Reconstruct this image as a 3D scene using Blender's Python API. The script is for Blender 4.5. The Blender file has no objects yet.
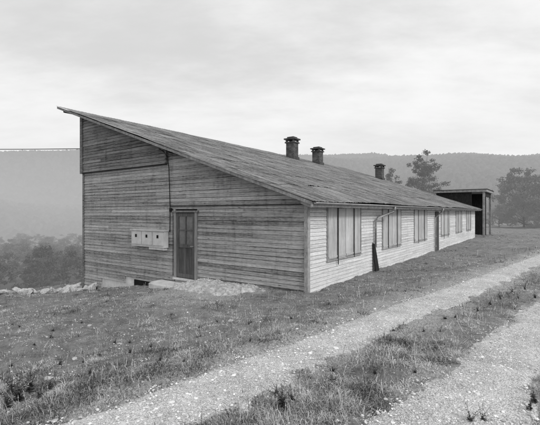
import bpy, math, random
import numpy as np
from mathutils import Vector, Matrix
random.seed(7); rng=np.random.default_rng(11)
scene=bpy.context.scene
COL=scene.collection
# ---------------- helpers ----------------
def link(o): COL.objects.link(o); return o
def mesh_np(name,V,F,mats=(),tone=None,smooth=False):
    """V (n,3); F list of arrays (m,k) faces"""
    me=bpy.data.meshes.new(name)
    V=np.asarray(V,dtype=np.float32)
    if not isinstance(F,list): F=[F]
    F=[np.asarray(f,dtype=np.int32) for f in F if len(f)]
    me.vertices.add(len(V)); me.vertices.foreach_set('co',V.ravel())
    loops=np.concatenate([f.ravel() for f in F])
    sizes=np.concatenate([np.full(len(f),f.shape[1],dtype=np.int32) for f in F])
    starts=np.concatenate([[0],np.cumsum(sizes)[:-1]]).astype(np.int32)
    me.loops.add(len(loops)); me.loops.foreach_set('vertex_index',loops)
    me.polygons.add(len(sizes)); me.polygons.foreach_set('loop_start',starts)
    try: me.polygons.foreach_set('loop_total',sizes)
    except Exception: pass
    if tone is not None:
        a=me.attributes.new('tone','FLOAT','POINT'); a.data.foreach_set('value',np.asarray(tone,dtype=np.float32))
    me.update(calc_edges=True); me.validate()
    for m in mats: me.materials.append(m)
    me.polygons.foreach_set('use_smooth',np.full(len(me.polygons),bool(smooth)))
    me.update()
    return me
def obj(name,me,parent=None,**kw):
    o=bpy.data.objects.new(name,me); link(o)
    if parent is not None: o.parent=parent
    for k,v in kw.items(): o[k]=v
    return o
class MB:
    def __init__(s): s.v=[];s.q=[];s.t=[];s.tone=[]
    def hexa(s,P,tone=.5):
        b=len(s.v); s.v+= [tuple(p) for p in P]; s.tone+=[tone]*8
        for f in ((0,3,2,1),(4,5,6,7),(0,1,5,4),(1,2,6,5),(2,3,7,6),(3,0,4,7)): s.q.append([b+i for i in f])
    def box(s,x0,x1,y0,y1,z0,z1,tone=.5):
        s.hexa([(x0,y0,z0),(x1,y0,z0),(x1,y1,z0),(x0,y1,z0),(x0,y0,z1),(x1,y0,z1),(x1,y1,z1),(x0,y1,z1)],tone)
    def tube(s,pts,rad,n=8,tone=.5,cap=True):
        pts=[Vector(p) for p in pts]
        if not hasattr(rad,'__len__'): rad=[rad]*len(pts)
        rings=[]
        for i,p in enumerate(pts):
            d=(pts[min(i+1,len(pts)-1)]-pts[max(i-1,0)]).normalized()
            a=Vector((0,0,1)) if abs(d.z)<.9 else Vector((1,0,0))
            u=d.cross(a).normalized(); w=d.cross(u)
            b=len(s.v)
            for k in range(n):
                an=2*math.pi*k/n
                s.v.append(tuple(p+(u*math.cos(an)+w*math.sin(an))*rad[i])); s.tone.append(tone)
            rings.append(b)
        for a,b in zip(rings,rings[1:]):
            for k in range(n): s.q.append([a+k,a+(k+1)%n,b+(k+1)%n,b+k])
        if cap:
            for r,fl in ((rings[0],1),(rings[-1],0)):
                c=len(s.v); s.v.append(tuple(sum((Vector(s.v[r+k]) for k in range(n)),Vector())/n)); s.tone.append(tone)
                for k in range(n): s.t.append([r+k,r+(k+1)%n,c] if not fl else [r+(k+1)%n,r+k,c])
    def mesh(s,name,mat,smooth=False):
        F=[]
        if s.q: F.append(np.array(s.q))
        if s.t: F.append(np.array(s.t))
        return mesh_np(name,s.v,F,[mat],s.tone,smooth)
def sm(a): a=np.clip(a,0,1); return a*a*(3-2*a)
def vnoise(x,y,seed=0):
    x=np.asarray(x,dtype=np.float64);y=np.asarray(y,dtype=np.float64)
    xi=np.floor(x).astype(np.int64); yi=np.floor(y).astype(np.int64)
    fx=x-xi; fy=y-yi; fx=fx*fx*(3-2*fx); fy=fy*fy*(3-2*fy)
    def h(a,b):
        n=(a*374761393+b*668265263+seed*982451653)&0xffffffff
        n=((n^(n>>13))*1274126177)&0xffffffff
        n=(n^(n>>16))&0xffffffff
        return n/4294967295.0
    return (h(xi,yi)*(1-fx)+h(xi+1,yi)*fx)*(1-fy)+(h(xi,yi+1)*(1-fx)+h(xi+1,yi+1)*fx)*fy
def fbm(x,y,seed=0,o=4):
    r=0;a=.5;t=0
    for i in range(o):
        r=r+a*vnoise(x*2**i,y*2**i,seed+i*7); t+=a; a*=.5
    return r/t
# ---------------- layout ----------------
CX,CY=0.897,9.4
RX,RY=0.584,0.812; LX,LY=-0.812,0.584
def st(x,y):
    dx=x-CX;dy=y-CY
    return dx*LX+dy*LY, dx*RX+dy*RY
def w(s,t): return CX+s*LX+t*RX, CY+s*LY+t*RY
def T(x,y):
    x=np.asarray(x,dtype=np.float64);y=np.asarray(y,dtype=np.float64)
    s,t=st(x,y); v=(y-x)/1.41421; p=(x+y)/1.41421
    z=-1.7-.27*sm((v-3.4)/2.6)
    sp=np.log1p(np.exp(np.clip((s-3)*2.5,-30,30)))/2.5
    sp=np.where(s>12,s-3,sp)
    z=z-.15*np.minimum(sp,7.2)
    z=z+.30*sm((-t-.8)/3.0)*sm((s-5.5)/4)
    e=np.clip(s-11.2,0,None)
    z=z-19*(1-np.exp(-.25*e*sm(e/4)/19))
    z=z+.55*sm((p-22)/45)*sm(-s/9)
    return z
def inb(x,y,m=0.0):
    s,t=st(x,y); return (s>-m)&(s<10.2+m)&(t>-m)&(t<26.2+m)
def trackmask(x,y):
    v=(y-x)/1.41421; p=(x+y)/1.41421
    n=(fbm(p*1.3,v*1.3,5)-.5)*.48+(fbm(p*7,v*7,6)-.5)*.36
    a=sm((v+n-2.56)/.26)*(1-sm((v+n-3.36)/.28))
    b=sm((v+n-.64)/.26)*(1-sm((v+n-1.56)/.26))
    return np.maximum(a,b)
def heapq(x,y):
    s,t=st(x,y)
    u=(s-2.5)/1.5; v_=(t+.6)/.75
    return 1-(u*u+v_*v_)+1.8*(fbm(x*1.5,y*1.5,95)-.5)+1.4*(fbm(x*6,y*6,96)-.5)
def Tm(x,y):
    r=np.hypot(x,y)
    m=trackmask(x,y)
    n=(fbm(x*1.1,y*1.1,3)-.5)*.15+(fbm(x*5,y*5,9)-.5)*.08
    return T(x,y)+n*(1-m)*(1-sm((r-60)/60))-m*.045
# ---------------- materials ----------------
def newmat(name):
    m=bpy.data.materials.new(name); m.use_nodes=True
    nt=m.node_tree; nt.nodes.clear()
    out=nt.nodes.new('ShaderNodeOutputMaterial'); b=nt.nodes.new('ShaderNodeBsdfPrincipled')
    b.inputs['Roughness'].default_value=.85; b.inputs['Specular IOR Level'].default_value=.2
    nt.links.new(b.outputs[0],out.inputs[0])
    return m,nt,b,out
class N:
    def __init__(s,nt): s.nt=nt
    def new(s,t,**k):
        n=s.nt.nodes.new(t)
        for a,v in k.items(): setattr(n,a,v)
        return n
    def L(s,a,b): s.nt.links.new(a,b)
    def set(s,inp,v):
        if isinstance(v,(int,float)): inp.default_value=v
        else: s.L(v,inp)
    def coord(s,scale=(1,1,1),kind='Object'):
        c=s.new('ShaderNodeTexCoord'); m=s.new('ShaderNodeMapping'); m.inputs['Scale'].default_value=scale
        s.L(c.outputs[kind],m.inputs['Vector']); return m.outputs[0]
    def noise(s,vec,scale,detail=4,rough=.6):
        n=s.new('ShaderNodeTexNoise'); n.inputs['Scale'].default_value=scale; n.inputs['Detail'].default_value=detail; n.inputs['Roughness'].default_value=rough
        s.L(vec,n.inputs['Vector']); return n.outputs['Fac']
    def math(s,op,a,b=0,c=0,clamp=False):
        n=s.new('ShaderNodeMath',operation=op); n.use_clamp=clamp
        s.set(n.inputs[0],a); s.set(n.inputs[1],b)
        if op in('MULTIPLY_ADD','SMOOTH_MIN'): s.set(n.inputs[2],c)
        return n.outputs[0]
    def rng(s,v,a,b,c,d,smooth=False):
        n=s.new('ShaderNodeMapRange'); n.clamp=True
        if smooth: n.interpolation_type='SMOOTHSTEP'
        s.set(n.inputs[0],v)
        for i,k in enumerate((a,b,c,d)): s.set(n.inputs[i+1],k)
        return n.outputs[0]
    def mix(s,f,a,b):
        n=s.new('ShaderNodeMix'); n.data_type='FLOAT'
        s.set(n.inputs[0],f); s.set(n.inputs[2],a); s.set(n.inputs[3],b); return n.outputs[0]
    def attr(s,name='tone'):
        n=s.new('ShaderNodeAttribute'); n.attribute_name=name; return n.outputs['Fac']
    def bump(s,b,h,dist,strength=.6):
        n=s.new('ShaderNodeBump'); n.inputs['Distance'].default_value=dist; n.inputs['Strength'].default_value=strength
        s.L(h,n.inputs['Height']); s.L(n.outputs[0],b.inputs['Normal'])
def painted_haze(nt,b,out,k,col=.70,lo=0.0,lov=.2):  # aerial haze painted into the material: flat emission mixed in with distance
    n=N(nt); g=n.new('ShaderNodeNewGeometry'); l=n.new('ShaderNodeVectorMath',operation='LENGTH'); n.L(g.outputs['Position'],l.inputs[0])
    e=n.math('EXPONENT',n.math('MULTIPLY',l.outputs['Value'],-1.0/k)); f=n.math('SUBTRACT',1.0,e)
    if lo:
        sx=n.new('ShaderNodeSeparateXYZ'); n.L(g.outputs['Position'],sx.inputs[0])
        f=n.math('ADD',f,n.rng(sx.outputs['Z'],-25,lo,lov,0),clamp=True)  # more emission at low height paints the valley mist
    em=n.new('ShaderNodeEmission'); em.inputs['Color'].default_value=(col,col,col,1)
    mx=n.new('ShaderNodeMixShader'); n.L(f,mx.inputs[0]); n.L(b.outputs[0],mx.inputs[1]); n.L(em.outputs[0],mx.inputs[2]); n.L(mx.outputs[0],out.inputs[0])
def wood(name,lo,hi,tonew=.6,stretch=(1.0,1.0,60),bump=.004,streak=.14,rough=.85,knots=False,bigw=.8):
    m,nt,b,out=newmat(name); n=N(nt)
    t=n.attr()
    off=n.new('ShaderNodeCombineXYZ'); n.L(n.math('MULTIPLY',t,37.0),off.inputs[0]); n.L(n.math('MULTIPLY',t,91.0),off.inputs[1])
    c=n.coord(stretch); ad=n.new('ShaderNodeVectorMath',operation='ADD'); n.L(c,ad.inputs[0]); n.L(off.outputs[0],ad.inputs[1])
    g=n.noise(ad.outputs[0],1.0,7,.72)
    g2=n.noise(n.coord((stretch[0]*7,stretch[1]*7,stretch[2]*1.6) ),1.0,4)
    big=n.noise(n.coord((.35,.35,1.2)),1.0,5,.7)
    fac=n.math('ADD',n.math('MULTIPLY',n.rng(g,.32,.68,0,1),.65),n.math('MULTIPLY',t,tonew*.8))
    fac=n.math('SUBTRACT',fac,.06)
    fac=n.math('ADD',fac,n.math('MULTIPLY',n.math('SUBTRACT',big,.5),bigw))
    fac=n.math('ADD',fac,n.math('MULTIPLY',n.math('SUBTRACT',g2,.5),1.1))
    st_=n.noise(n.coord((4,4,.7)),1.0,5,.75)
    fac=n.math('SUBTRACT',fac,n.math('MULTIPLY',n.rng(st_,.5,.75,0,1),streak),clamp=True)
    v=n.mix(fac,lo,hi)
    if knots:
        vo=n.new('ShaderNodeTexVoronoi'); vo.inputs['Scale'].default_value=1.0; n.L(n.coord((1.9,1.9,8.3)),vo.inputs['Vector'])
        v=n.math('MULTIPLY',v,n.rng(vo.outputs['Distance'],.04,.13,.3,1))
    n.L(v,b.inputs['Base Color']); b.inputs['Roughness'].default_value=rough
    n.bump(b,g,bump)
    return m
def simple(name,lo,hi,scale=6,bump=.0,rough=.85,tonew=0,sc=(1,1,1),metal=0,hz=None,spec=.2):
    m,nt,b,out=newmat(name); n=N(nt)
    g=n.noise(n.coord(sc),scale,6,.65); f=n.rng(g,.3,.7,0,1)
    if tonew: f=n.math('ADD',n.math('MULTIPLY',f,1-tonew),n.math('MULTIPLY',n.attr(),tonew),clamp=True)
    n.L(n.mix(f,lo,hi),b.inputs['Base Color']); b.inputs['Roughness'].default_value=rough; b.inputs['Metallic'].default_value=metal
    b.inputs['Specular IOR Level'].default_value=spec
    if bump: n.bump(b,g,bump)
    if hz: painted_haze(nt,b,out,hz)
    return m
M_sid=wood('weathered_siding',.04,.64,streak=.22,knots=True,bigw=.55)
M_sid2=wood('weathered_siding_dark',.03,.42,streak=.2,knots=True,bigw=.5)
M_long=wood('painted_siding',.30,.97,streak=.18,bigw=.5)
M_shut=wood('shutter_wood',.28,.75,stretch=(30,30,1.6),streak=.1)
M_trim=wood('trim_wood',.15,.5,stretch=(6,6,6),streak=.1)
M_dark=wood('dark_wood',.010,.05,stretch=(10,10,3))
M_door=wood('door_wood',.035,.17,stretch=(30,30,1.6),streak=.1)
M_doorfr=wood('door_frame_wood',.12,.38,stretch=(20,20,2),streak=.1)
M_plaster=simple('plaster',.5,.78,3,.004)
M_conc=simple('concrete',.46,.74,5,.006)
M_box=simple('painted_metal_box',.45,.66,4,.001,.5)
M_black=simple('black_hole',.006,.015,3)
M_pipe=simple('zinc_pipe',.3,.5,4,0,.5,metal=.3)
M_cable=simple('cable_rubber',.015,.03,4)
def brickmat():
    m,nt,b,out=newmat('chimney_brick'); n=N(nt)
    c=n.new('ShaderNodeTexCoord'); sx=n.new('ShaderNodeSeparateXYZ'); n.L(c.outputs['Object'],sx.inputs[0])
    cb=n.new('ShaderNodeCombineXYZ'); n.L(n.math('ADD',sx.outputs[0],sx.outputs[1]),cb.inputs[0]); n.L(sx.outputs[2],cb.inputs[1])
    br=n.new('ShaderNodeTexBrick'); br.inputs['Scale'].default_value=1; br.inputs['Brick Width'].default_value=.23; br.inputs['Row Height'].default_value=.075; br.inputs['Mortar Size'].default_value=.005
    br.inputs['Color1'].default_value=(.07,.07,.07,1); br.inputs['Color2'].default_value=(.13,.13,.13,1); br.inputs['Mortar'].default_value=(.15,.15,.15,1)
    n.L(cb.outputs[0],br.inputs['Vector'])
    g=n.noise(n.coord(),4,6,.7); mx=n.new('ShaderNodeMix'); mx.data_type='RGBA'; mx.blend_type='MULTIPLY'; mx.inputs[0].default_value=.9
    n.L(br.outputs['Color'],mx.inputs[6]); n.L(n.rng(g,.3,.7,.4,1.5),mx.inputs[7]); n.L(mx.outputs[2],b.inputs['Base Color'])
    return m
M_brick=brickmat()
RP=.15
def roofmat():
    m,nt,b,out=newmat('roof_sheets'); n=N(nt)
    t=n.attr()
    a=n.noise(n.coord((13,.34,1)),1,8,.8); c=n.noise(n.coord((.9,.6,1)),1,8,.8); d=n.noise(n.coord((1,1,1)),11,7,.8)
    a2=n.noise(n.coord((40,.9,1)),1,5,.75)
    f=n.math('ADD',n.math('MULTIPLY',n.rng(a,.42,.6,0,1),.40),n.math('MULTIPLY',n.rng(c,.42,.6,0,1),.28))
    f=n.math('ADD',f,n.math('MULTIPLY',t,.10)); f=n.math('ADD',f,n.math('MULTIPLY',n.math('SUBTRACT',d,.5),1.3))
    f=n.math('ADD',f,n.math('MULTIPLY',n.math('SUBTRACT',a2,.48),2.0),clamp=True)
    v=n.mix(f,.018,.46)
    tc=n.new('ShaderNodeTexCoord'); sx=n.new('ShaderNodeSeparateXYZ'); n.L(tc.outputs['Object'],sx.inputs[0])
    fr=n.math('FRACT',n.math('DIVIDE',n.math('ADD',sx.outputs[0],10.0),RP))
    gr=n.math('ABSOLUTE',n.math('SUBTRACT',fr,.5))
    v=n.math('MULTIPLY',v,n.rng(gr,.36,.48,1,.3))
    n.L(v,b.inputs['Base Color']); b.inputs['Roughness'].default_value=.8
    n.bump(b,n.math('ADD',d,a2),.014,.9)
    return m
M_roof=roofmat()
def groundmat():
    m,nt,b,out=newmat('grassy_ground'); n=N(nt)
    c=n.coord()
    a=n.noise(c,.45,5,.6); d=n.noise(c,3.5,7,.75); e=n.noise(c,38,6,.75)
    f=n.math('ADD',n.math('MULTIPLY',n.rng(a,.35,.65,0,1),.2),n.math('MULTIPLY',n.rng(d,.36,.64,0,1),.5))
    f=n.math('ADD',f,n.math('MULTIPLY',n.rng(e,.35,.65,0,1),.4),clamp=True)
    v=n.mix(f,.05,.40)
    tc=n.new('ShaderNodeTexCoord'); sx=n.new('ShaderNodeSeparateXYZ'); n.L(tc.outputs['Object'],sx.inputs[0])
    nz=n.noise(c,1.6,6,.7)
    vv=n.math('MULTIPLY',n.math('SUBTRACT',sx.outputs[1],sx.outputs[0]),.70711)
    vv=n.math('ADD',vv,n.math('MULTIPLY',n.math('SUBTRACT',nz,.5),1.7))
    k1=n.math('MULTIPLY',n.rng(vv,2.25,2.65,0,1,True),n.rng(vv,3.3,4.4,1,0,True))
    k2=n.math('MULTIPLY',n.rng(vv,.35,.75,0,1,True),n.rng(vv,1.5,1.85,1,0,True))
    k=n.math('MULTIPLY',n.math('ADD',k1,k2,clamp=True),.8)
    ds=n.new('ShaderNodeVectorMath',operation='DISTANCE'); hx,hy=w(2.8,-.8); n.L(tc.outputs['Object'],ds.inputs[0]); ds.inputs[1].default_value=(hx,hy,-2.1)
    dd=n.math('ADD',ds.outputs['Value'],n.math('MULTIPLY',n.math('SUBTRACT',nz,.5),4.5))
    k=n.math('ADD',k,n.math('MULTIPLY',n.rng(dd,1.0,2.4,1,0,True),.75),clamp=True)
    g=n.mix(n.rng(e,.38,.62,0,1),.25,.74)
    v=n.mix(k,v,g)
    v=n.mix(n.rng(sx.outputs[2],-5.5,-3.8,1,0),v,.07)
    n.L(v,b.inputs['Base Color']); b.inputs['Roughness'].default_value=.95
    n.bump(b,n.math('ADD',e,n.math('MULTIPLY',d,3.0)),.035,.9)
    painted_haze(nt,b,out,520,.64)
    return m
M_ground=groundmat()
def gravelmat():
    m,nt,b,out=newmat('pale_gravel'); n=N(nt); c=n.coord()
    vo=n.new('ShaderNodeTexVoronoi'); vo.inputs['Scale'].default_value=62; n.L(c,vo.inputs['Vector'])
    vc=n.new('ShaderNodeSeparateColor'); n.L(vo.outputs['Color'],vc.inputs[0])
    e=n.noise(c,60,5,.7); a=n.noise(c,2.0,8,.8)
    f=n.math('ADD',n.math('MULTIPLY',vc.outputs[0],.34),n.math('MULTIPLY',n.rng(e,.3,.7,0,1),.3)); f=n.math('ADD',f,n.math('MULTIPLY',n.rng(a,.36,.64,0,1),.5))
    f=n.math('SUBTRACT',f,n.rng(vo.outputs['Distance'],.4,.8,0,.35),clamp=True)
    v=n.mix(f,.34,.94); n.L(v,b.inputs['Base Color'])
    n.bump(b,n.math('SUBTRACT',e,n.math('MULTIPLY',vo.outputs['Distance'],1.7)),.012,.9)
    return m
M_grav=gravelmat()
def tonemat(name,lo,hi,hz=None,rough=.8,trans=0):
    m,nt,b,out=newmat(name); n=N(nt)
    n.L(n.mix(n.attr(),lo,hi),b.inputs['Base Color']); b.inputs['Roughness'].default_value=rough
    if hz: painted_haze(nt,b,out,hz)
    return m
M_grass=tonemat('dry_grass',.045,.62)
M_stone=tonemat('gravel_stones',.34,.92)
M_leaf=tonemat('foliage',.03,.12,480)
M_leafh=tonemat('hazy_foliage',.035,.16,300)  # leaves with a stronger share of painted haze
M_bark=simple('bark',.05,.12,8,.01,hz=420)
M_leafv=tonemat('valley_foliage',.025,.11,600)
M_weed=tonemat('weed_leaves',.02,.12)
M_rock=simple('pale_rock',.3,.72,5,.02)
# ---------------- ground ----------------
rr=np.concatenate([np.geomspace(.5,40,270),np.geomspace(41.5,5000,70)])
NA=840; th=np.linspace(0,2*np.pi,NA,endpoint=False)
R,A=np.meshgrid(rr,th,indexing='ij'); X=R*np.sin(A);Y=R*np.cos(A)
Z=Tm(X,Y)
V=np.stack([X.ravel(),Y.ravel(),Z.ravel()],1)
nr=len(rr); I,J=np.meshgrid(np.arange(nr-1),np.arange(NA),indexing='ij'); J2=(J+1)%NA
F=np.stack([I*NA+J,I*NA+J2,(I+1)*NA+J2,(I+1)*NA+J],-1).reshape(-1,4)[:,::-1]
V=np.vstack([V,[[0,0,-1.72]]]); c0=len(V)-1
F3=np.stack([np.arange(NA),(np.arange(NA)+1)%NA,np.full(NA,c0)],1)
obj('ground',mesh_np('ground',V,[F,F3],[M_ground],smooth=True),kind='structure')
def track(v0,v1,nm):
    pp=np.arange(-6,48,.06); cc=np.linspace(-.32,1.32,44)
    P,C=np.meshgrid(pp,cc,indexing='ij'); v=v0+(v1-v0)*C
    x=(P-v)/1.41421; y=(P+v)/1.41421
    edge=np.maximum(0,np.abs(C-.5)*2-.75)/.85
    m=trackmask(x,y)
    z=T(x,y)-.018+.01*(1-(2*C-1)**2)-.16*edge**1.3+(fbm(x*6,y*6,21)-.5)*.026+(fbm(x*.9,y*.9,22)-.5)*.045-.05*(1-sm(m/.5))
    V=np.stack([x.ravel(),y.ravel(),z.ravel()],1); n=len(cc)
    I,J=np.meshgrid(np.arange(len(pp)-1),np.arange(n-1),indexing='ij')
    F=np.stack([I*n+J,(I+1)*n+J,(I+1)*n+J+1,I*n+J+1],-1).reshape(-1,4)
    obj('gravel_track',mesh_np(nm,V,F,[M_grav],smooth=True),kind='structure')
track(2.52,3.50,'gravel_track_upper'); track(.66,1.74,'gravel_track_lower')
# ---------------- grass ----------------
def scatter(n,r0,r1,half=.86):
    r=np.exp(rng.uniform(np.log(r0),np.log(r1),n)); a=rng.uniform(-half,half,n)
    return r*np.sin(a),r*np.cos(a)
def blades(nt_,r0,r1,per,hmul,name):
    x,y=scatter(nt_,r0,r1)
    dens=fbm(x*.9,y*.9,31)*.4+fbm(x*4,y*4,35)*.6
    m=trackmask(x,y); v=(y-x)/1.41421
    s,t=st(x,y)
    med=1.0*np.exp(-((v-2.1)/.35)**2)+.6*np.exp(-((v-3.85)/.35)**2)+.5*(v<.5)
    keep=(rng.random(len(x))<np.clip((dens-.37+.05*med)*4.6,0.08,1))&(rng.random(len(x))>m*1.1-.03)&~inb(x,y,.02)
    keep&=~((s>3.6)&(s<5.3)&(t>-.8)&(t<0))
    keep&=~((heapq(x,y)>.25)&(rng.random(len(x))<.85))
    x,y,m,v,dens,med=x[keep],y[keep],m[keep],v[keep],dens[keep],med[keep]
    clump=np.clip((fbm(x*2.6,y*2.6,37)-.62)*9,0,1)
    th_=hmul*(.011+.024*rng.random(len(x))**3+.03*np.clip(dens-.5,0,1)*2+.03*med*rng.random(len(x))**1.6+.06*clump*rng.random(len(x))**1.3+.08*(rng.random(len(x))<.012))
    tt=np.clip(.58-.32*clump+1.5*(fbm(x*.7,y*.7,41)-.5)+1.9*(fbm(x*4,y*4,43)-.5)+rng.normal(0,.2,len(x)),0,1)
    n=len(x); X=np.repeat(x,per);Y=np.repeat(y,per);H=np.repeat(th_,per)*rng.uniform(.4,1.4,n*per)
    a=rng.uniform(0,2*np.pi,n*per); q=rng.random(n*per)**.7*(.05+np.repeat(th_,per)*.5)
    X=X+q*np.cos(a);Y=Y+q*np.sin(a); a=a+rng.normal(0,.9,len(a))
    rad=np.hypot(X,Y)
    Zb=Tm(X,Y)-.006
    lean=rng.uniform(.2,1.8,n*per); dx=np.cos(a)*lean*H;dy=np.sin(a)*lean*H
    wd=(.0012+.00038*rad)*rng.uniform(.6,1.4,n*per); pa=a+rng.uniform(.8,2.3,n*per); wx=np.cos(pa)*wd;wy=np.sin(pa)*wd
    N_=len(X); tone=np.clip(np.repeat(tt,per)+rng.normal(0,.24,N_),0,1)
    near=rad<5.5; tip=np.clip(1.15-lean*.35,.35,1)
    def sub(k,*a_): return [q_[k] for q_ in a_]
    X_,Y_,Z_,H_,dx_,dy_,wx_,wy_,tp_=sub(near,X,Y,Zb,H,dx,dy,wx,wy,tip); n1=len(X_)
    V=np.empty((n1,5,3),np.float32)
    V[:,0]=np.stack([X_-wx_,Y_-wy_,Z_],1);V[:,1]=np.stack([X_+wx_,Y_+wy_,Z_],1)
    V[:,2]=np.stack([X_+wx_*.8+dx_*.35,Y_+wy_*.8+dy_*.35,Z_+H_*.6],1);V[:,3]=np.stack([X_-wx_*.8+dx_*.35,Y_-wy_*.8+dy_*.35,Z_+H_*.6],1)
    V[:,4]=np.stack([X_+dx_,Y_+dy_,Z_+H_*tp_],1)
    b=np.arange(n1)*5; F=np.stack([b,b+1,b+2,b+3],1);F3=np.stack([b+3,b+2,b+4],1)
    X_,Y_,Z_,H_,dx_,dy_,wx_,wy_,tp_=sub(~near,X,Y,Zb,H,dx,dy,wx,wy,tip); n2=len(X_)
    V2=np.empty((n2,3,3),np.float32)
    V2[:,0]=np.stack([X_-wx_,Y_-wy_,Z_],1);V2[:,1]=np.stack([X_+wx_,Y_+wy_,Z_],1);V2[:,2]=np.stack([X_+dx_,Y_+dy_,Z_+H_*tp_],1)
    b=np.arange(n2)*3+n1*5; F2=np.stack([b,b+1,b+2],1)
    return np.vstack([V.reshape(-1,3),V2.reshape(-1,3)]),F,np.vstack([F3,F2]),np.concatenate([np.repeat(tone[near],5),np.repeat(tone[~near],3)])
V1,F1,G1,t1=blades(92000,2.0,48,9,1.0,'grass')
obj('grass',mesh_np('grass',V1,[F1,G1],[M_grass],t1),kind='stuff',label='short dry patchy meadow grass around the tracks',category='grass')
# dry stalks
x,y=scatter(4200,2.2,24); m=trackmask(x,y); v=(y-x)/1.41421
kp=(m<.15)&~inb(x,y,.05)&(rng.random(len(x))<.3+.9*np.exp(-((v-2.1)/.3)**2)+.7*np.exp(-((v-3.9)/.4)**2)); x,y=x[kp],y[kp]
n=len(x); z=Tm(x,y)-.01; H=rng.uniform(.06,.20,n)*rng.uniform(.6,1.1,n); a=rng.uniform(0,6.28,n); ln=rng.uniform(.05,.6,n)
W_=.0010+.0003*np.hypot(x,y); dx=np.cos(a)*ln*H;dy=np.sin(a)*ln*H
V=np.empty((n,7,3)); V[:,0]=np.stack([x-W_,y,z],1);V[:,1]=np.stack([x+W_,y,z],1);V[:,2]=np.stack([x+dx+W_*.7,y+dy,z+H],1);V[:,3]=np.stack([x+dx-W_*.7,y+dy,z+H],1)
V[:,4]=np.stack([x+dx-W_*2,y+dy,z+H+.005],1);V[:,5]=np.stack([x+dx+W_*2,y+dy,z+H+.005],1);V[:,6]=np.stack([x+dx*1.25,y+dy*1.25,z+H+.03+W_*4],1)
b=np.arange(n)*7
obj('dry_stalks',mesh_np('dry_stalks',V.reshape(-1,3),[np.stack([b,b+1,b+2,b+3],1),np.stack([b+4,b+5,b+6],1)],[M_grass],np.repeat(np.clip(rng.random(n)*1.0,0,1),7)),kind='stuff',label='thin dry seed stalks standing above the turf',category='grass')
# ---------------- gravel stones ----------------
ph=(1+5**.5)/2
ICO=np.array([(-1,ph,0),(1,ph,0),(-1,-ph,0),(1,-ph,0),(0,-1,ph),(0,1,ph),(0,-1,-ph),(0,1,-ph),(ph,0,-1),(ph,0,1),(-ph,0,-1),(-ph,0,1)])/1.902
ICF=np.array([(0,11,5),(0,5,1),(0,1,7),(0,7,10),(0,10,11),(1,5,9),(5,11,4),(11,10,2),(10,7,6),(7,1,8),(3,9,4),(3,4,2),(3,2,6),(3,6,8),(3,8,9),(4,9,5),(2,4,11),(6,2,10),(8,6,7),(9,8,1)])
def stones(x,y,z,size):
    n=len(x); d=ICO[None]*(rng.uniform(.7,1.3,(n,12,1)))*rng.uniform(.6,1.3,(n,1,3))*np.array([1,1,.6])*size[:,None,None]
    a=rng.uniform(0,6.28,n); ca,sa=np.cos(a)[:,None],np.sin(a)[:,None]
    V=np.stack([x[:,None]+d[...,0]*ca-d[...,1]*sa,y[:,None]+d[...,0]*sa+d[...,1]*ca,z[:,None]+d[...,2]],-1)
    F=(np.arange(n)[:,None,None]*12+ICF[None]).reshape(-1,3)
    return V.reshape(-1,3),F,np.repeat(rng.random(n)**1.0,12)
x,y=scatter(160000,2.0,20)
m=trackmask(x,y); hq=heapq(x,y)
keep=(rng.random(len(x))<m*.6+.045+.4*(hq>0))&~inb(x,y,.08); x,y,m,hq=x[keep],y[keep],m[keep],hq[keep]
sz=.003+.0005*np.hypot(x,y)+.012*rng.random(len(x))**7+.02*(rng.random(len(x))<.003)
zt_=T(x,y)-.007+(fbm(x*6,y*6,21)-.5)*.026+(fbm(x*.9,y*.9,22)-.5)*.045
V,F,tn=stones(x,y,np.where(m>.4,zt_,Tm(x,y)+.003+.15*np.clip(hq,0,.8)),sz)
obj('gravel',mesh_np('gravel',V,F,[M_stone],tn),kind='stuff',label='loose pale gravel stones on the wheel tracks',category='gravel')
# ---------------- building ----------------
B=bpy.data.objects.new('wooden_barrack',None); link(B); B.location=(CX,CY,0); B.rotation_euler=(0,0,math.atan2(RY,RX))
B['label']='long weathered timber barrack with single-pitch roof and shuttered windows'; B['category']='building'
LEN,WID=26.2,10.2; SL=.342
def zr(y): return .31+SL*y
mb=MB(); x0,x1,y0,y1=.035,LEN-.03,.035,WID-.03
P=[(x0,y0,-2.03),(x1,y0,-2.03),(x1,y1,-2.03),(x0,y1,-2.03),(x0,y0,zr(y0)-.02),(x1,y0,zr(y0)-.02),(x1,y1,zr(y1)-.02),(x0,y1,zr(y1)-.02)]
mb.hexa(P,.3)
obj('wall',mb.mesh('wall_core',M_dark),B)
mb=MB(); mb.box(.02,LEN-.05,.05,WID-.05,-4.6,-2.034)
obj('foundation',mb.mesh('foundation',M_plaster),B,label='whitewashed low foundation wall')
mb=MB(); mb.box(-.0,.018,5.6,6.9,-2.60,-2.31); obj('cellar_opening',mb.mesh('cellar_opening',M_black),B)
ST=.112
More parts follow.
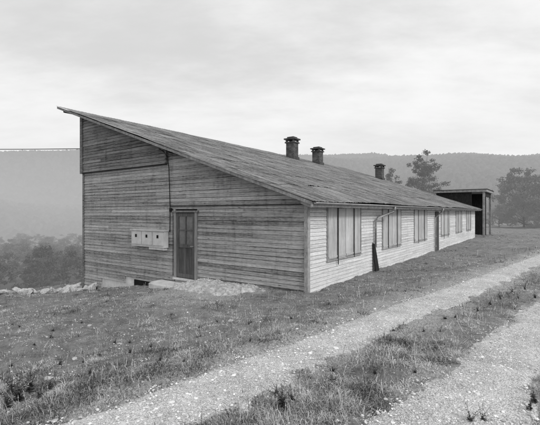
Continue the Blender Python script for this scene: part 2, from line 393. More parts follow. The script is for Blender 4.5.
def gable(mb_main,mb_up):
    z=-3.7
    while z<4.0:
        zt=z+ST
        if zt<-2.38: segs=[(8.9,WID)]
        elif zt<-2.20: segs=[(7.4,WID)]
        elif zt<-1.95: segs=[(0,3.72),(4.8,WID)]
        elif z<.02: segs=[(0,3.78),(4.76,WID)]
        else: segs=[(0,WID)]
        yb=(z-.31)/SL; yt=(zt-.31)/SL
        rowt=random.gauss(0,.14)
        for a,b in segs:
            cuts=[a]; p=a+random.uniform(1.5,6)
            while p<b-.8: cuts.append(p); p+=random.uniform(3.5,6.5)
            cuts.append(b)
            if z>1.56: cuts=sorted(set([c for c in cuts if abs(c-5.1)>.6]+([5.1] if a<5.1<b else [])))
            for c,d in zip(cuts,cuts[1:]):
                g=.002; ya0=max(c+g,yb+.01) if yb>c else c+g; ya1=max(c+g,yt+.01) if yt>c else c+g
                if ya1>=d-g: 
                    if ya0>=d-.05: continue
                    ya1=d-g-.001
                tone=min(1,max(0,.5+rowt+random.gauss(0,.12)))
                up=(z>1.56 and c>=5.05); off=-.06 if up else 0
                tgt=mb_up if up else mb_main
                X1=.033; zc=zt-random.choice((.004,.005,.007,.009,.013))
                npc=max(1,int((d-ya1)/1.1)); ysb=np.linspace(ya0,d-g,npc+1); yst=np.linspace(ya1,d-g,npc+1)
                jz=[random.uniform(-.005,.004) for _ in ysb]; jx=[off-.013-random.uniform(0,.009) for _ in ysb]; jt=[zc+random.uniform(-.003,.002) for _ in ysb]
                for i in range(npc):
                    xt=off-.004
                    tgt.hexa([(jx[i],ysb[i],z+jz[i]),(X1,ysb[i],z+jz[i]),(X1,ysb[i+1],z+jz[i+1]),(jx[i+1],ysb[i+1],z+jz[i+1]),(xt,yst[i],jt[i]),(X1,yst[i],jt[i]),(X1,yst[i+1],jt[i+1]),(xt,yst[i+1],jt[i+1])],tone)
        z=zt
m1,m2=MB(),MB(); gable(m1,m2)
obj('siding',m1.mesh('gable_siding',M_sid),B,label='weathered grey horizontal boards of the gable')
obj('siding',m2.mesh('gable_siding_upper',M_sid2),B,label='darker projecting boards high on the gable')
mb=MB(); z=-2.06; ST2=.098
while z<.25:
    zt=z+ST2; cuts=[.0]; p=random.uniform(1,5); rowt=random.gauss(0,.08)
    while p<LEN-.6: cuts.append(p); p+=random.uniform(4,6)
    cuts.append(LEN)
    for c,d in zip(cuts,cuts[1:]):
        yb=-.014-random.uniform(0,.005); zc=zt-random.uniform(.007,.012)
        mb.hexa([(c+.002,yb,z),(d-.002,yb,z+random.uniform(-.003,.003)),(d-.002,.033,z),(c+.002,.033,z),(c+.002,-.003,zc),(d-.002,-.003,zc),(d-.002,.033,zc),(c+.002,.033,zc)],min(1,max(0,.68+rowt+random.gauss(0,.1))))
    z=zt
obj('siding',mb.mesh('long_siding',M_long),B,label='pale horizontal boards of the long wall')
mb=MB(); mb.box(-.045,-.0265,-.045,.055,-2.15,.29,.55); mb.box(-.026,.075,-.045,-.025,-2.15,.29,.9)
obj('corner_board',mb.mesh('corner_board',M_trim),B)
mb=MB(); mb.box(-.035,-.024,WID-.1,WID+.015,-3.7,1.52,.3); mb.box(-.0235,.1,WID+.002,WID+.015,-3.7,1.52,.3)
mb.box(-.105,-.084,WID-.1,WID+.08,1.525,3.75,.3); mb.box(-.0835,.1,WID+.04,WID+.08,1.525,3.75,.3)
obj('corner_board',mb.mesh('corner_board_b',M_sid2),B)
mb=MB(); mb.box(-.05,-.026,.06,4.95,.185,.205,.3); obj('drip_board',mb.mesh('drip_board',M_dark),B)
mb=MB(); mb.box(-.10,-.03,5.12,WID-.105,1.525,1.555,.2); obj('drip_board',mb.mesh('drip_board_b',M_dark),B)
# roof covering
xs=np.arange(-.52,26.75,.0185); V=[];F=[];tn=[];base=0
ys=[-.36,1.1,2.55,4.0,5.45,6.9,8.35,9.8,11.32]
sheet=np.floor((xs+10)/(RP*5)); rib=np.floor((xs+10)/RP)
for ci,(a,b) in enumerate(zip(ys,ys[1:])):
    yy=np.linspace(a-.09,b+.02,8)
    Xg,Yg=np.meshgrid(xs,yy,indexing='ij')
    fr=(Yg-yy[0])/(yy[-1]-yy[0])
    off=(vnoise(sheet*3.3+.5,np.full_like(sheet,ci*5.1),61)-.5)
    ro=(vnoise(rib*5.3+.5,np.full_like(rib,ci*7.1),62)-.5)
    lift=.008*(1-fr)+off[:,None]*.012
    ph_=((Xg+10)*2*np.pi/RP)
    wav=.015*np.abs(np.sin(ph_/2))**.6
    sag=(fbm(Xg*.22,Yg*.25,71)-.5)*.09+(fbm(Xg*1.5,Yg*.7,72)-.5)*.025
    jag=(off[:,None]*.3+ro[:,None]*.12)*(1-fr)
    if ci==0: jag=jag*.2
    Yg=Yg+jag
    Zg=zr(Yg)+.095+lift+wav+sag
    n=len(yy)
    V.append(np.stack([Xg.ravel(),Yg.ravel(),Zg.ravel()],1))
    I,J=np.meshgrid(np.arange(len(xs)-1),np.arange(n-1),indexing='ij')
    F.append((np.stack([I*n+J,(I+1)*n+J,(I+1)*n+J+1,I*n+J+1],-1).reshape(-1,4))+base); base+=len(xs)*n
    hsh=.4*vnoise(sheet*7.3+.5,np.full_like(sheet,ci*3.7+.5),81)+1.0*vnoise(rib*7.7+.5,np.full_like(rib,ci*3.1+.5),82)-.2
    tn.append(np.repeat(hsh,n))
RO=obj('roof',mesh_np('roof_covering',np.vstack(V),np.vstack(F),[M_roof],np.concatenate(tn),smooth=True),B,label='dark weathered ribbed roof covering with pale streaks')
def slab(mb,x0,x1,y0,y1,d0,d1,tone=.3):
    mb.hexa([(x0,y0,zr(y0)+d0),(x1,y0,zr(y0)+d0),(x1,y1,zr(y1)+d0),(x0,y1,zr(y1)+d0),(x0,y0,zr(y0)+d1),(x1,y0,zr(y0)+d1),(x1,y1,zr(y1)+d1),(x0,y1,zr(y1)+d1)],tone)
mb=MB(); slab(mb,-.46,26.68,-.34,11.25,.005,.03); obj('roof_deck',mb.mesh('roof_deck',M_dark),RO)
mb=MB(); slab(mb,-.49,-.465,-.40,5.4,.0,.085,.4);slab(mb,-.49,-.465,5.41,11.3,.0,.085,.2); obj('barge_board',mb.mesh('barge_board',M_trim),RO)
mb=MB(); slab(mb,26.69,26.72,-.40,11.3,.0,.085,.4); obj('barge_board',mb.mesh('barge_board_b',M_trim),RO)
for i in range(31):
    xx=-.3+i*.87; mb=MB(); slab(mb,xx,xx+.07,-.31,-.005,-.10,.004,random.random())
    obj('rafter',mb.mesh('rafter',M_trim),RO)
for yy in (4.6,10.9):
    mb=MB(); slab(mb,-.40,-.11,yy,yy+.08,-.07,.004,.4); obj('purlin',mb.mesh('purlin',M_dark),RO)
mb=MB(); mb.box(-.46,26.68,-.385,-.345,.13,.25,.4); obj('fascia_board',mb.mesh('fascia_board',M_trim),RO)
V=[];F=[]
for i,xx in enumerate((-.4,26.6)):
    for k in range(9):
        a=math.pi+math.pi*k/8; V.append((xx,-.44+.04*math.cos(a),.235+.04*math.sin(a)))
for k in range(8): F.append([k,k+1,9+k+1,9+k])
gme=mesh_np('gutter',V,np.array(F),[M_pipe],[.5]*18,True); g=obj('gutter',gme,RO); so=g.modifiers.new('s','SOLIDIFY'); so.thickness=.006
M_conc2=simple('sooty_concrete',.04,.14,5,.004)
def chimney(xc,yc,h,wd,lab):
    zb=zr(yc)+.1
    mb=MB(); a=wd/2; mb.box(xc-a,xc+a,yc-a,yc+a,zb-.35,zb+h*.70,.5)
    c=obj('chimney',mb.mesh('chimney_stack',M_brick),RO,label=lab)
    mb=MB(); mb.box(xc-a-.06,xc+a+.06,yc-a-.06,yc+a+.06,zb-.2,zb+.1); obj('chimney_flashing',mb.mesh('chimney_flashing',M_conc2),c)
    mb=MB(); mb.box(xc-a-.07,xc+a+.07,yc-a-.07,yc+a+.07,zb+h*.703,zb+h*.76)
    for sx in(-1,1):
        for sy in(-1,1): mb.box(xc+sx*(a-.04)-.06,xc+sx*(a-.04)+.06,yc+sy*(a-.04)-.06,yc+sy*(a-.04)+.06,zb+h*.763,zb+h*.86)
    mb.box(xc-a-.12,xc+a+.12,yc-a-.12,yc+a+.12,zb+h*.863,zb+h*.925)
    mb.box(xc-a+.05,xc+a-.05,yc-a+.05,yc+a-.05,zb+h*.928,zb+h)
    obj('chimney_cap',mb.mesh('chimney_cap',M_conc2),c)
chimney(14.9,9.9,1.5,.62,'brick chimney with stacked slab cap'); chimney(18.6,9.9,1.3,.62,'brick chimney with slab cap'); chimney(25.9,7.6,1.35,.6,'brick chimney near the far gable')
# door
mb=MB(); y0,y1=3.86,4.68
n=6; wd=(y1-y0)/n
for i in range(n): mb.box(-.012,.03,y0+i*wd+.003,y0+(i+1)*wd-.003,-2.0,-1.05,random.random())
mb.box(-.03,-.013,y0,y0+.1,-2.0,-.02,.6);mb.box(-.03,-.013,y1-.1,y1,-2.0,-.02,.6)
mb.box(-.03,-.013,y0+.101,y1-.101,-1.08,-.98,.6);mb.box(-.03,-.013,y0+.101,y1-.101,-.12,-.02,.6);mb.box(-.03,-.013,y0+.101,y1-.101,-2.0,-1.88,.6)
mb.box(-.028,-.014,(y0+y1)/2-.015,(y0+y1)/2+.015,-.977,-.123,.6)
mb.box(-.027,-.014,y0+.101,(y0+y1)/2-.016,-.56,-.53,.6); mb.box(-.027,-.014,(y0+y1)/2+.016,y1-.101,-.56,-.53,.6)
D=obj('door',mb.mesh('door_leaf',M_door),B,label='dark plank door with small glazed upper panes')
mb=MB(); mb.box(-.006,.02,y0+.02,y1-.02,-1.0,-.1)
M_glass=simple('dusty_glass',.08,.2,3,0,.25,spec=.5)
obj('door_glass',mb.mesh('door_glass',M_glass),D)
mb=MB(); mb.tube([(-.03,y0+.05,-1.02),(-.075,y0+.05,-1.02),(-.08,y0+.15,-1.02)],.009); obj('handle',mb.mesh('handle',M_pipe),D)
mb=MB(); mb.box(-.05,.034,3.76,3.855,-2.02,.0,.75); mb.box(-.05,.034,4.685,4.78,-2.02,.0,.75); mb.box(-.075,.034,3.70,4.84,.003,.06,.1)
obj('door_frame',mb.mesh('door_frame',M_doorfr),D)
mb=MB(); mb.box(-.1,.03,3.76,4.78,-2.075,-2.022); obj('door_sill',mb.mesh('door_sill',M_conc),D)
mb=MB(); mb.tube([(-.09,5.45,2.05),(-.09,5.2,1.93),(-.09,5.03,1.75),(-.06,5.0,1.4),(-.04,4.97,.2),(-.04,4.98,-.62)],.013,8)
obj('conduit',mb.mesh('conduit',M_cable,True),B)
mb=MB(); mb.tube([(-.04,4.965,.10),(-.04,4.85,.10),(-.04,4.83,-.1),(-.04,4.83,-1.98)],.010,6); mb.box(-.09,-.045,4.86,4.95,.02,.14); obj('junction_box',mb.mesh('junction_box',M_cable),B)
mb=MB(); mb.box(-.095,-.078,5.105,5.17,1.56,2.02,.2); obj('batten',mb.mesh('batten',M_sid2),B)
# meter boxes
c0_=5.06
mb=MB(); mb.box(-.20,-.03,c0_,c0_+1.70,-1.12,-.60); mb.box(-.235,-.03,c0_-.03,c0_+1.74,-.598,-.56)
X=obj('meter_cabinet',mb.mesh('meter_cabinet',M_box),B,label='pale three-door meter cabinet on the gable')
for i in range(3):
    a=c0_+.03+i*.56
    mb=MB(); mb.box(-.222,-.202,a,a+.51,-1.05,-.63); obj('cabinet_door',mb.mesh('cabinet_door',M_box),X)
    mb=MB(); mb.box(-.228,-.2225,a+.22,a+.31,-.82,-.72); obj('cabinet_window',mb.mesh('cabinet_window',M_black),X)
mb=MB(); mb.box(-.17,-.03,c0_+.05,c0_+.8,-1.2,-1.123); obj('cabinet_ledge',mb.mesh('cabinet_ledge',M_conc),X)
# windows of long wall
wins=[(1.04,3.2),(5.2,7.2),(9.15,11.2),(14.3,16.4),(18.4,20.4),(22.2,24.1)]
for wi,(a,b) in enumerate(wins):
    mb=MB(); zt,zb=.14,-1.22
    mb.box(a-.05,a,-.045,-.0,zb-.04,zt,.5);mb.box(b,b+.05,-.045,-.0,zb-.04,zt,.5);mb.box(a-.05,b+.05,-.05,-.0,zt+.002,zt+.04,.5);mb.box(a-.07,b+.07,-.065,-.0,zb-.075,zb-.042,.7)
    mb.box(a+.001,b-.001,-.02,-.0,zb-.04,zt,.0)
    W=obj('window',mb.mesh('window_frame',M_trim),B,label='window closed with four plank shutters')
    n=4; wd=(b-a)/n
    for i in range(n):
        mb=MB(); sw=(wd-.036)/4; o=random.uniform(-.012,.012); sh=random.uniform(-.18,.18)
        for k in range(4): mb.box(a+i*wd+.018+k*sw+.0015,a+i*wd+.018+(k+1)*sw-.0015,-.04+o*.3,-.022,zb-.03+o,zt-.01+o,min(1,max(0,random.gauss(.55+sh,.12))))
        mb.box(a+i*wd+.018,a+(i+1)*wd-.018,-.056,-.045,zb-.0,zb+.05,.5)
        obj('shutter',mb.mesh('shutter',M_shut),W)
    for q,xx in enumerate((a+wd,a+3*wd)):
        mb=MB(); mb.box(xx-.013,xx+.013,-.075,-.0575,zb-.18+random.uniform(-.05,.12),zt-.02)
        obj('shutter_bar',mb.mesh('shutter_bar',M_dark),W)
def dpipe(xg,xw,zb,dia=.04):
    mb=MB(); mb.tube([(xg,-.44,.20),(xg,-.435,.10),(xg-.05,-.40,.02),(xw+.06,-.14,-.17),(xw,-.085,-.26),(xw,-.085,zb)],dia,10)
    for z in (-.5,-1.2,-1.7): 
        if z>zb: mb.tube([(xw,-.085,z),(xw,-.085,z-.03)],dia+.01,10)
    return obj('downpipe',mb.mesh('downpipe',M_pipe,True),B)
dpipe(5.25,4.35,-1.15); dpipe(12.75,12.75,-2.0)
mb=MB(); mb.box(12.95,13.65,-.05,-.024,-1.98,.05,.2); obj('side_door',mb.mesh('side_door',M_door),B,label='narrow dark plank door in the long wall')
def prism(name,pts,z0,z1,mat,jit=.02,**kw):
    V=[];k=len(pts)
    for z in (z0,z1):
        for (s,t) in pts:
            xx,yy=w(s,t); V.append((xx,yy,z+ (random.uniform(-jit,jit) if z==z1 else 0)))
    F4=[[i,(i+1)%k,k+(i+1)%k,k+i] for i in range(k)]
    me=bpy.data.meshes.new(name); me.from_pydata(V,[],[f[::-1] for f in F4]+[list(range(k,2*k))[::-1]]); me.materials.append(mat); me.update()
    me.polygons.foreach_set('use_smooth',np.zeros(len(me.polygons),dtype=bool))
    return obj(name,me,**kw)
prism('door_step',[(3.45,-.11),(3.4,-.6),(3.6,-.82),(4.7,-.86),(5.1,-.75),(5.25,-.5),(5.3,-.11)],-3.1,-2.14,M_conc,.008,label='low pale concrete slab before the gable door',category='door step')
mb=MB(); mb.hexa([(4.22,-.15,-2.03),(4.52,-.17,-2.03),(4.53,-.13,-2.03),(4.23,-.11,-2.03),(4.22,-.05,-1.0),(4.42,-.05,-1.08),(4.42,-.027,-1.08),(4.22,-.027,-1.0)],.2)
o=obj('leaning_board',mb.mesh('leaning_board',M_dark),label='dark board leaning against the long wall under the downpipe',category='board'); o.matrix_world=Matrix.Translation((CX,CY,0))@Matrix.Rotation(math.atan2(RY,RX),4,'Z')
# gravel spill
g=np.linspace(-1.45,1.45,150); U,Wv=np.meshgrid(g,g,indexing='ij')
s=2.5+U*1.6; t=-.6+Wv*1.0; t=np.minimum(t,-.0); xx=CX+s*LX+t*RX; yy=CY+s*LY+t*RY
q=heapq(xx,yy)
zz=Tm(xx,yy)+np.clip(q,-.6,.8)*.16-.015+(fbm(xx*12,yy*12,92)-.5)*.06
V=np.stack([xx.ravel(),yy.ravel(),zz.ravel()],1); I,J=np.meshgrid(np.arange(149),np.arange(149),indexing='ij')
F=np.stack([I*150+J,I*150+J+1,(I+1)*150+J+1,(I+1)*150+J],-1).reshape(-1,4)
M_heap=simple('heap_soil',.22,.66,9,.03)
obj('gravel_heap',mesh_np('gravel_heap',V,F,[M_heap],smooth=True),label='low irregular spill of pale gravel against the gable wall',category='heap')
# ---------------- shed at far end ----------------
S=bpy.data.objects.new('open_shed',None); link(S); S.matrix_world=Matrix.Translation((CX,CY,0))@Matrix.Rotation(math.atan2(RY,RX),4,'Z')
S['label']='flat-roofed open shed beyond the far gable'; S['category']='shed'
mb=MB(); mb.box(26.85,31.4,-.75,3.2,1.66,1.85,.6); obj('flat_roof',mb.mesh('flat_roof',M_trim),S)
mb=MB(); mb.box(26.8,31.45,-.8,3.25,1.853,1.89,.6); obj('roof_sheet',mb.mesh('roof_sheet',M_dark),S)
for xx in (27.0,31.0):
    mb=MB(); mb.box(xx,xx+.16,-.6,-.44,-2.2,1.658,.5); obj('post',mb.mesh('post',M_trim),S)
mb=MB(); mb.box(26.95,31.2,2.9,3.05,-2.3,1.657,.1); mb.box(31.05,31.2,-.2,2.895,-2.3,1.657,.2); mb.box(27.0,27.1,.35,2.89,-2.3,1.657,.2); obj('shed_wall',mb.mesh('shed_wall',M_dark),S)
mb=MB(); mb.box(27.2,31.0,-.58,-.50,1.3,1.657,.4); obj('beam',mb.mesh('beam',M_dark),S)
# ---------------- cable ----------------
p0=Vector((*w(WID+.02,-.05),2.52)); p1=Vector((-30,24,4.3))
mb=MB(); pts=[]
for i in range(25):
    k=i/24; p=p0.lerp(p1,k); p.z-=.25*4*k*(1-k)*.6; pts.append(p)
mb.tube(pts,.016,6); obj('overhead_cable',mb.mesh('overhead_cable',M_cable,True),label='thin dark overhead power cable tied to the gable corner',category='cable')
# ---------------- trees ----------------
def tree_meshes(seed,h,cw,c0=.25,nclump=60,leaves=90,lsize=.16,matl=M_leaf,matb=M_bark,cs_=.13,full=.4,pw=.7):
    rn=random.Random(seed); nr_=np.random.default_rng(seed)
    mb=MB(); lean=(rn.uniform(-.05,.05)*h,rn.uniform(-.05,.05)*h)
    tp=[(lean[0]*k*k,lean[1]*k*k,-.3+(h*.85+.3)*k) for k in (0,.15,.35,.6,.8,1)]
    r0=h*.012+.03; mb.tube(tp,[r0*1.3,r0,r0*.8,r0*.5,r0*.3,r0*.12],8)
    cs=[]
    for i in range(nclump):
        a=rn.uniform(0,6.283); zf=rn.random()**.85; zc=h*(c0+(1-c0)*zf)
        prof=math.sin(math.pi*min(1,(.12+.86*zf))**.8)**pw
        rad=cw*.5*prof*(rn.random()**full)*rn.uniform(.7,1.2)*(1+.25*math.sin(a*2+seed)*math.sin(a*3+seed*2))
        c=(rad*math.cos(a)+lean[0]*zf,rad*math.sin(a)+lean[1]*zf,zc*(1+.10*math.sin(a*2+seed))-h*.02); cs.append(c)
        if i%2==0:
            k=max(.12,min(.95,(zc/h-.18)/.85*rn.uniform(.7,1))); b=Vector((lean[0]*k*k,lean[1]*k*k,-.3+(h*.85+.3)*k))
            mid=b.lerp(Vector(c),.5)+Vector((0,0,-.03*h))
            mb.tube([b,mid,c],[r0*.3,r0*.2,r0*.07],5,cap=False)
    C=np.array(cs); n=nclump*leaves
    cr=np.repeat(nr_.uniform(.5,1.15,nclump)*cw*cs_,leaves)
    d=nr_.normal(size=(n,3)); d/=np.linalg.norm(d,axis=1)[:,None]; d*= (nr_.random(n)**.6)[:,None]*cr[:,None]*np.array([1,1,.7])
    P=np.repeat(C,leaves,0)+d
    u=nr_.normal(size=(n,3)); u/=np.linalg.norm(u,axis=1)[:,None]; v_=np.cross(u,nr_.normal(size=(n,3))); v_/=np.linalg.norm(v_,axis=1)[:,None]
    ls=(lsize*nr_.uniform(.5,1.2,n))[:,None]
    V=np.stack([P-u*ls,P+v_*ls*.5,P+u*ls,P-v_*ls*.5],1).reshape(-1,3)
    F=np.arange(n*4).reshape(-1,4)
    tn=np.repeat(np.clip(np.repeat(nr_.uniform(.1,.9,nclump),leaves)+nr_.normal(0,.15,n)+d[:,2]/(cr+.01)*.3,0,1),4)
    return mb.mesh('trunk',matb,True),mesh_np('crown',V,F,[matl],tn)
def place_tree(meshes,x,y,lab,sc=1,rot=0,group=None,z=None):
    e=bpy.data.objects.new('tree',None); link(e); e.location=(x,y,float(T(x,y)) if z is None else z); e.scale=(sc,sc,sc); e.rotation_euler=(0,0,rot)
    e['label']=lab; e['category']='tree'
    if group: e['group']=group
    obj('trunk',meshes[0],e); obj('crown',meshes[1],e); return e
def ray(px,depth): return (px-270)/388*depth, depth
x,y=ray(426,62); place_tree(tree_meshes(3,11.9,6.4,.3,120,80,.15,cs_=.12,full=.6),x,y,'tall full leafy tree rising behind the barrack roof')
x,y=ray(393,66); place_tree(tree_meshes(31,11.6,5.4,.35,60,70,.14,cs_=.12),x,y,'small bushy tree behind the barrack roof')
x,y=ray(524,50); place_tree(tree_meshes(8,6.9,8.0,.0,170,90,.15,M_leafh,cs_=.10,full=.55,pw=.55),x,y,'broad loose bushy tree with low foliage at the meadow edge')
x,y=ray(552,46); place_tree(tree_meshes(9,6.0,7,.0,120,90,.15,M_leafh,cs_=.11,full=.6,pw=.5),x,y,'broad bushy tree beside the meadow')
bs=tree_meshes(12,3.2,3.6,.05,40,80,.12,M_leafh)
for px,d,sc in ((499,52,.8),(508,58,1.0),(503,75,1.3),(535,58,1.1),(492,95,1.5),(480,100,1.4),(515,85,1.5),(527,80,1.6),(543,75,1.6)):
    x,y=ray(px,d); place_tree(bs,x,y,'low rounded shrub at the meadow edge',sc,px)
vt=[tree_meshes(20+i,7.0,8.5,.03,44,60,.26,M_leafv,M_bark) for i in range(4)]
k=0
for d in np.linspace(64,330,190):
    px=random.uniform(-60,110) if k%4 else random.uniform(-160,190); x,y=ray(px,d)
    s_,t_=st(x,y)
    if s_<16: continue
    place_tree(vt[k%4],x,y,'leafy valley tree on the slope below the barrack',random.uniform(.6,1.0)*(1 if d<120 else 1.15),random.uniform(0,6),'trees on the valley slope'); k+=1
# ---------------- hills ----------------
def hillmat(name,lo,hi,k,zl,col,lov):
    m,nt,b,out=newmat(name); n=N(nt)
    c=n.coord(); g=n.noise(c,.012,6,.65); e=n.noise(c,.09,4,.7)
    f=n.math('ADD',n.math('MULTIPLY',n.rng(g,.35,.65,0,1),.6),n.math('MULTIPLY',e,.4),clamp=True)
    n.L(n.mix(f,lo,hi),b.inputs['Base Color']); painted_haze(nt,b,out,k,col,zl,lov); return m
def hill(name,u0,u1,r0,r1,Hf,zb,mat,seed,ntree,th_,mat2,lab,t0=.1,thr=.3):
    a=np.linspace(math.atan(u0),math.atan(u1),170); tt=np.linspace(0,1.35,90)
    A,Tt=np.meshgrid(a,tt,indexing='ij')
    def hz_(A,Tt):
        X=np.sin(A)*(r0+(r1-r0)*Tt);Y=np.cos(A)*(r0+(r1-r0)*Tt)
        H=Hf(np.tan(A))*r1*np.cos(A)
        rise=np.where(Tt<1,sm(Tt)**.9,1-.5*(Tt-1))
        return X,Y,zb+(H-zb)*rise+(fbm(X/r1*9,Y/r1*9,seed)-.5)*.4*abs(H)*np.clip(Tt,0,1)*(Tt<1.0)*np.sin(np.pi*np.clip(Tt,0,1))
    X,Y,Z=hz_(A,Tt); n=len(tt)
    V=np.stack([X.ravel(),Y.ravel(),Z.ravel()],1); I,J=np.meshgrid(np.arange(len(a)-1),np.arange(n-1),indexing='ij')
    F=np.stack([I*n+J,I*n+J+1,(I+1)*n+J+1,(I+1)*n+J],-1).reshape(-1,4)
    obj(name,mesh_np(name,V,F,[mat],smooth=True),kind='structure')
    A=rng.uniform(a[0],a[-1],ntree); Tt=rng.uniform(t0,1.05,ntree)
    X,Y,Z=hz_(A,Tt); dn=fbm(X/r1*14,Y/r1*14,seed+3); kp=(dn>thr)|(Tt>.8); X,Y,Z=X[kp],Y[kp],Z[kp]; m=len(X)
    s_=th_*rng.uniform(.4,1.0,m)
    d=ICO[None]*rng.uniform(.6,1.3,(m,12,1))*s_[:,None,None]*np.array([.5,.5,.8])
    V=(np.stack([X,Y,Z+s_*.2],1)[:,None,:]+d).reshape(-1,3); F=(np.arange(m)[:,None,None]*12+ICF[None]).reshape(-1,3)
    obj('forest',mesh_np('forest',V,F,[mat2],np.repeat(rng.random(m),12),smooth=True),kind='stuff',label=lab,category='forest')
def HR(u): return (50.5-3*np.exp(-((u-.25)/.1)**2)+3*(u-.4)+1.2*np.sin(u*17))/388
def HL(u): return (56+1.0*np.sin(u*9)-6*np.clip(u+.45,0,1))/388
def HM(u): return (2+12*np.exp(-((u+.95)/.35)**2)+2.0*np.sin(u*13))/388
def fmat(name,lo,hi,k,zl,col,lov):
    m,nt,b,out=newmat(name); n=N(nt); n.L(n.mix(n.attr(),lo,hi),b.inputs['Base Color']); painted_haze(nt,b,out,k,col,zl,lov); return m
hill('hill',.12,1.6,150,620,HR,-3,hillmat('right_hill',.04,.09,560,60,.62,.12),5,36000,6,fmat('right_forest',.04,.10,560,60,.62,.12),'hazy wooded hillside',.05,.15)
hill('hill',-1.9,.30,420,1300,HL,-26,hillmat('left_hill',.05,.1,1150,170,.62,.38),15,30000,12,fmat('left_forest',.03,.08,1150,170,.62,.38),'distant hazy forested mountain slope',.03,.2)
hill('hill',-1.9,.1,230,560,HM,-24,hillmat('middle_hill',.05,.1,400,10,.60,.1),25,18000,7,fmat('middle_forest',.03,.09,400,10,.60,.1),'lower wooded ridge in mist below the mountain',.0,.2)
# ---------------- rocks ----------------
import bmesh
def rock_mesh(seed):
    nr_=np.random.default_rng(seed)
    bm=bmesh.new(); bmesh.ops.create_icosphere(bm,subdivisions=3,radius=1)
    dirs=nr_.normal(size=(16,3)); dirs/=np.linalg.norm(dirs,axis=1)[:,None]; dd=nr_.uniform(.35,.8,16)
    for v in bm.verts:
        p=np.array(v.co)
        for q,dq in zip(dirs,dd):
            h=p@q
            if h>dq: p=p-q*(h-dq)*.97
        v.co=p*(1+.04*nr_.normal())*np.array([1.1,.9,.75])
    me=bpy.data.meshes.new('rock'); bm.to_mesh(me); bm.free(); me.materials.append(M_rock); me.polygons.foreach_set('use_smooth',np.zeros(len(me.polygons),dtype=bool)); return me
rm=[rock_mesh(i) for i in range(6)]
for i in range(90):
    s_=10.4+.7*random.random(); t_=-random.uniform(.0,4.2)
    if i<18: s_=random.uniform(8.8,10.5); t_=-random.uniform(.15,.7)
    x,y=w(s_,t_); sz=.07+.17*random.random()**1.6 if i>3 else .25
    o=obj('rock',rm[i%6],label='pale angular rock in the row along the meadow edge',category='rock',group='rocks along the slope edge'); o.location=(x,y,float(Tm(np.array([x]),np.array([y]))[0])+sz*.3); o.scale=(sz*random.uniform(1,1.8),sz,sz*random.uniform(.7,1.2)); o.rotation_euler=(random.uniform(-.6,.6),random.uniform(-.6,.6),random.uniform(0,6))
for px,py,sz in ((265,377,.04),(28,378,.08),(48,372,.06),(60,384,.05),(20,392,.05),(120,330,.05),(470,352,.035),(505,340,.04),(150,402,.03),(405,300,.05),(90,312,.07),(180,320,.05),(230,312,.06),(75,340,.06),(310,322,.05)):
    d=1.75*388/(py-212); x,y=ray(px,d)
    o=obj('rock',rm[px%5],label='single pale stone lying by the track',category='rock',group='stones by the track'); o.location=(x,y,float(Tm(np.array([x]),np.array([y]))[0])+sz*.2); o.scale=(sz*1.2,sz,sz*.8); o.rotation_euler=(0,0,px)
# ---------------- weeds ----------------
def weed(seed,h,dens=1.0):
    rn=random.Random(seed); mb=MB()
    for k in range(rn.randint(6,11)):
        a=rn.uniform(0,6.28); L_=h*rn.uniform(.35,1); ln=rn.uniform(.08,.9)
        pts=[Vector((math.cos(a)*ln*L_*q*q,math.sin(a)*ln*L_*q*q,L_*q)) for q in (0,.25,.5,.75,1)]
        mb.tube(pts,[.003,.0028,.0022,.0018,.001],4,.3)
        for j in range(int(26*dens)):
            q=rn.uniform(.08,1); i=min(3,int(q*4)); p=pts[i].lerp(pts[i+1],q*4-i)
            b=rn.uniform(0,6.28); d=Vector((math.cos(b),math.sin(b),rn.uniform(-.1,.8))).normalized(); l=rn.uniform(.02,.06)*(1.25-q)*h/.3
            sd=d.cross(Vector((0,0,1))).normalized()*l*.2; n0=len(mb.v)
            mb.v+=[tuple(p),tuple(p+d*l*.5+sd),tuple(p+d*l+Vector((0,0,-l*.25))),tuple(p+d*l*.5-sd)]; tt=rn.random(); mb.tone+=[tt]*4; mb.q.append([n0,n0+1,n0+2,n0+3])
    return mb.mesh('weed_plant',M_weed)
wm=[weed(i,.36) for i in range(6)]
spots=[(18,396,1.0),(30,388,.85),(8,405,.9),(40,398,.6),(12,384,.8),(50,390,.5),(283,412,.8),(292,405,.55),(276,398,.5),(470,424,.6),(482,423,.5),(500,300,.6),(512,296,.5),(525,292,.6),(440,333,.4),(352,392,.4),(375,378,.35),(100,292,.8),(108,294,.7),(330,415,.4),(228,418,.35),(130,345,.4),(60,350,.5),(410,355,.4),(534,404,.5),(200,330,.35),(90,365,.4),(310,380,.3),(455,320,.35),(535,300,.5),(250,345,.3),(160,360,.35),(530,412,.6),(490,306,.5),(478,312,.4),(518,300,.5)]
nfix=len(spots)
rn=random.Random(5)
for i in range(60):
    px=rn.uniform(5,530); spots.append((px,(rn.uniform(300,330) if rn.random()<.4 else rn.uniform(330,400)) ,rn.uniform(.25,.5)))
for i,(px,py,sc) in enumerate(spots):
    d=1.75*388/(py-212); x,y=ray(px,d)
    if i>=nfix and (float(trackmask(np.array([x]),np.array([y]))[0])>.2 or bool(inb(x,y,.2)) or d>19): continue
    if py<296 and px<200: x,y=w(9.0-(i%3)*.3,-.5)
    o=obj('weed_plant',wm[i%6],label='leafy wild weed growing beside the gravel track',category='plant',group='weeds beside the tracks'); o.location=(x,y,float(Tm(np.array([x]),np.array([y]))[0])-.01); o.scale=(sc,sc,sc*(.6 if i>=nfix else 1)); o.rotation_euler=(0,0,i*1.7)
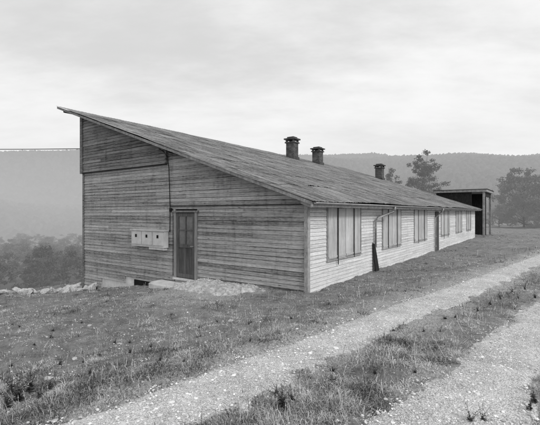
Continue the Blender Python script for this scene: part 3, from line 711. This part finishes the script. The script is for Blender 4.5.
# ---------------- light ----------------
sd=Vector((.68,-.73,.0)).normalized(); el=math.radians(38)
sunv=Vector((sd.x*math.cos(el),sd.y*math.cos(el),math.sin(el)))
sl=bpy.data.lights.new('sun','SUN'); sl.energy=1.5; sl.angle=math.radians(12); so=bpy.data.objects.new('sun',sl); link(so); so.rotation_euler=(-sunv).to_track_quat('-Z','Y').to_euler()
wd=bpy.data.worlds.new('World'); scene.world=wd; wd.use_nodes=True; nt=wd.node_tree; nt.nodes.clear(); n=N(nt)
out=n.new('ShaderNodeOutputWorld'); bg=n.new('ShaderNodeBackground'); bg.inputs['Strength'].default_value=.1; n.L(bg.outputs[0],out.inputs[0])
sky=n.new('ShaderNodeTexSky'); sky.sky_type='NISHITA'; sky.sun_disc=False; sky.sun_elevation=el; sky.sun_rotation=math.atan2(sd.x,sd.y)
bw=n.new('ShaderNodeRGBToBW'); n.L(sky.outputs[0],bw.inputs[0])
tc=n.new('ShaderNodeTexCoord'); sx=n.new('ShaderNodeSeparateXYZ'); n.L(tc.outputs['Generated'],sx.inputs[0])
zz=n.math('ADD',n.math('MAXIMUM',sx.outputs[2],0.0),.22)
cb=n.new('ShaderNodeCombineXYZ'); n.L(n.math('DIVIDE',sx.outputs[0],zz),cb.inputs[0]); n.L(n.math('DIVIDE',sx.outputs[1],zz),cb.inputs[1])
mp=n.new('ShaderNodeMapping'); mp.inputs['Scale'].default_value=(.8,1.5,1); mp.inputs['Location'].default_value=(3.1,1.2,0); mp.inputs['Rotation'].default_value=(0,0,.25); n.L(cb.outputs[0],mp.inputs['Vector'])
c1=n.noise(mp.outputs[0],1.1,8,.6)
cv=n.rng(c1,.3,.70,7.2,10.0,True)
hz2=n.rng(sx.outputs[2],.12,.35,1,0,True)
cv=n.mix(n.math('MULTIPLY',hz2,.6),cv,9.2)
fin=n.mix(.95,bw.outputs[0],cv); n.L(fin,bg.inputs['Color'])
# ---------------- camera ----------------
cam=bpy.data.cameras.new('camera'); cam.sensor_width=36; cam.lens=388/540*36; cam.clip_end=20000; cam.clip_start=.05
co=bpy.data.objects.new('camera',cam); link(co); co.location=(0,0,0); co.rotation_euler=(math.pi/2,0,0); scene.camera=co
scene.view_settings.view_transform='Standard'; scene.view_settings.look='None'; scene.view_settings.exposure=0
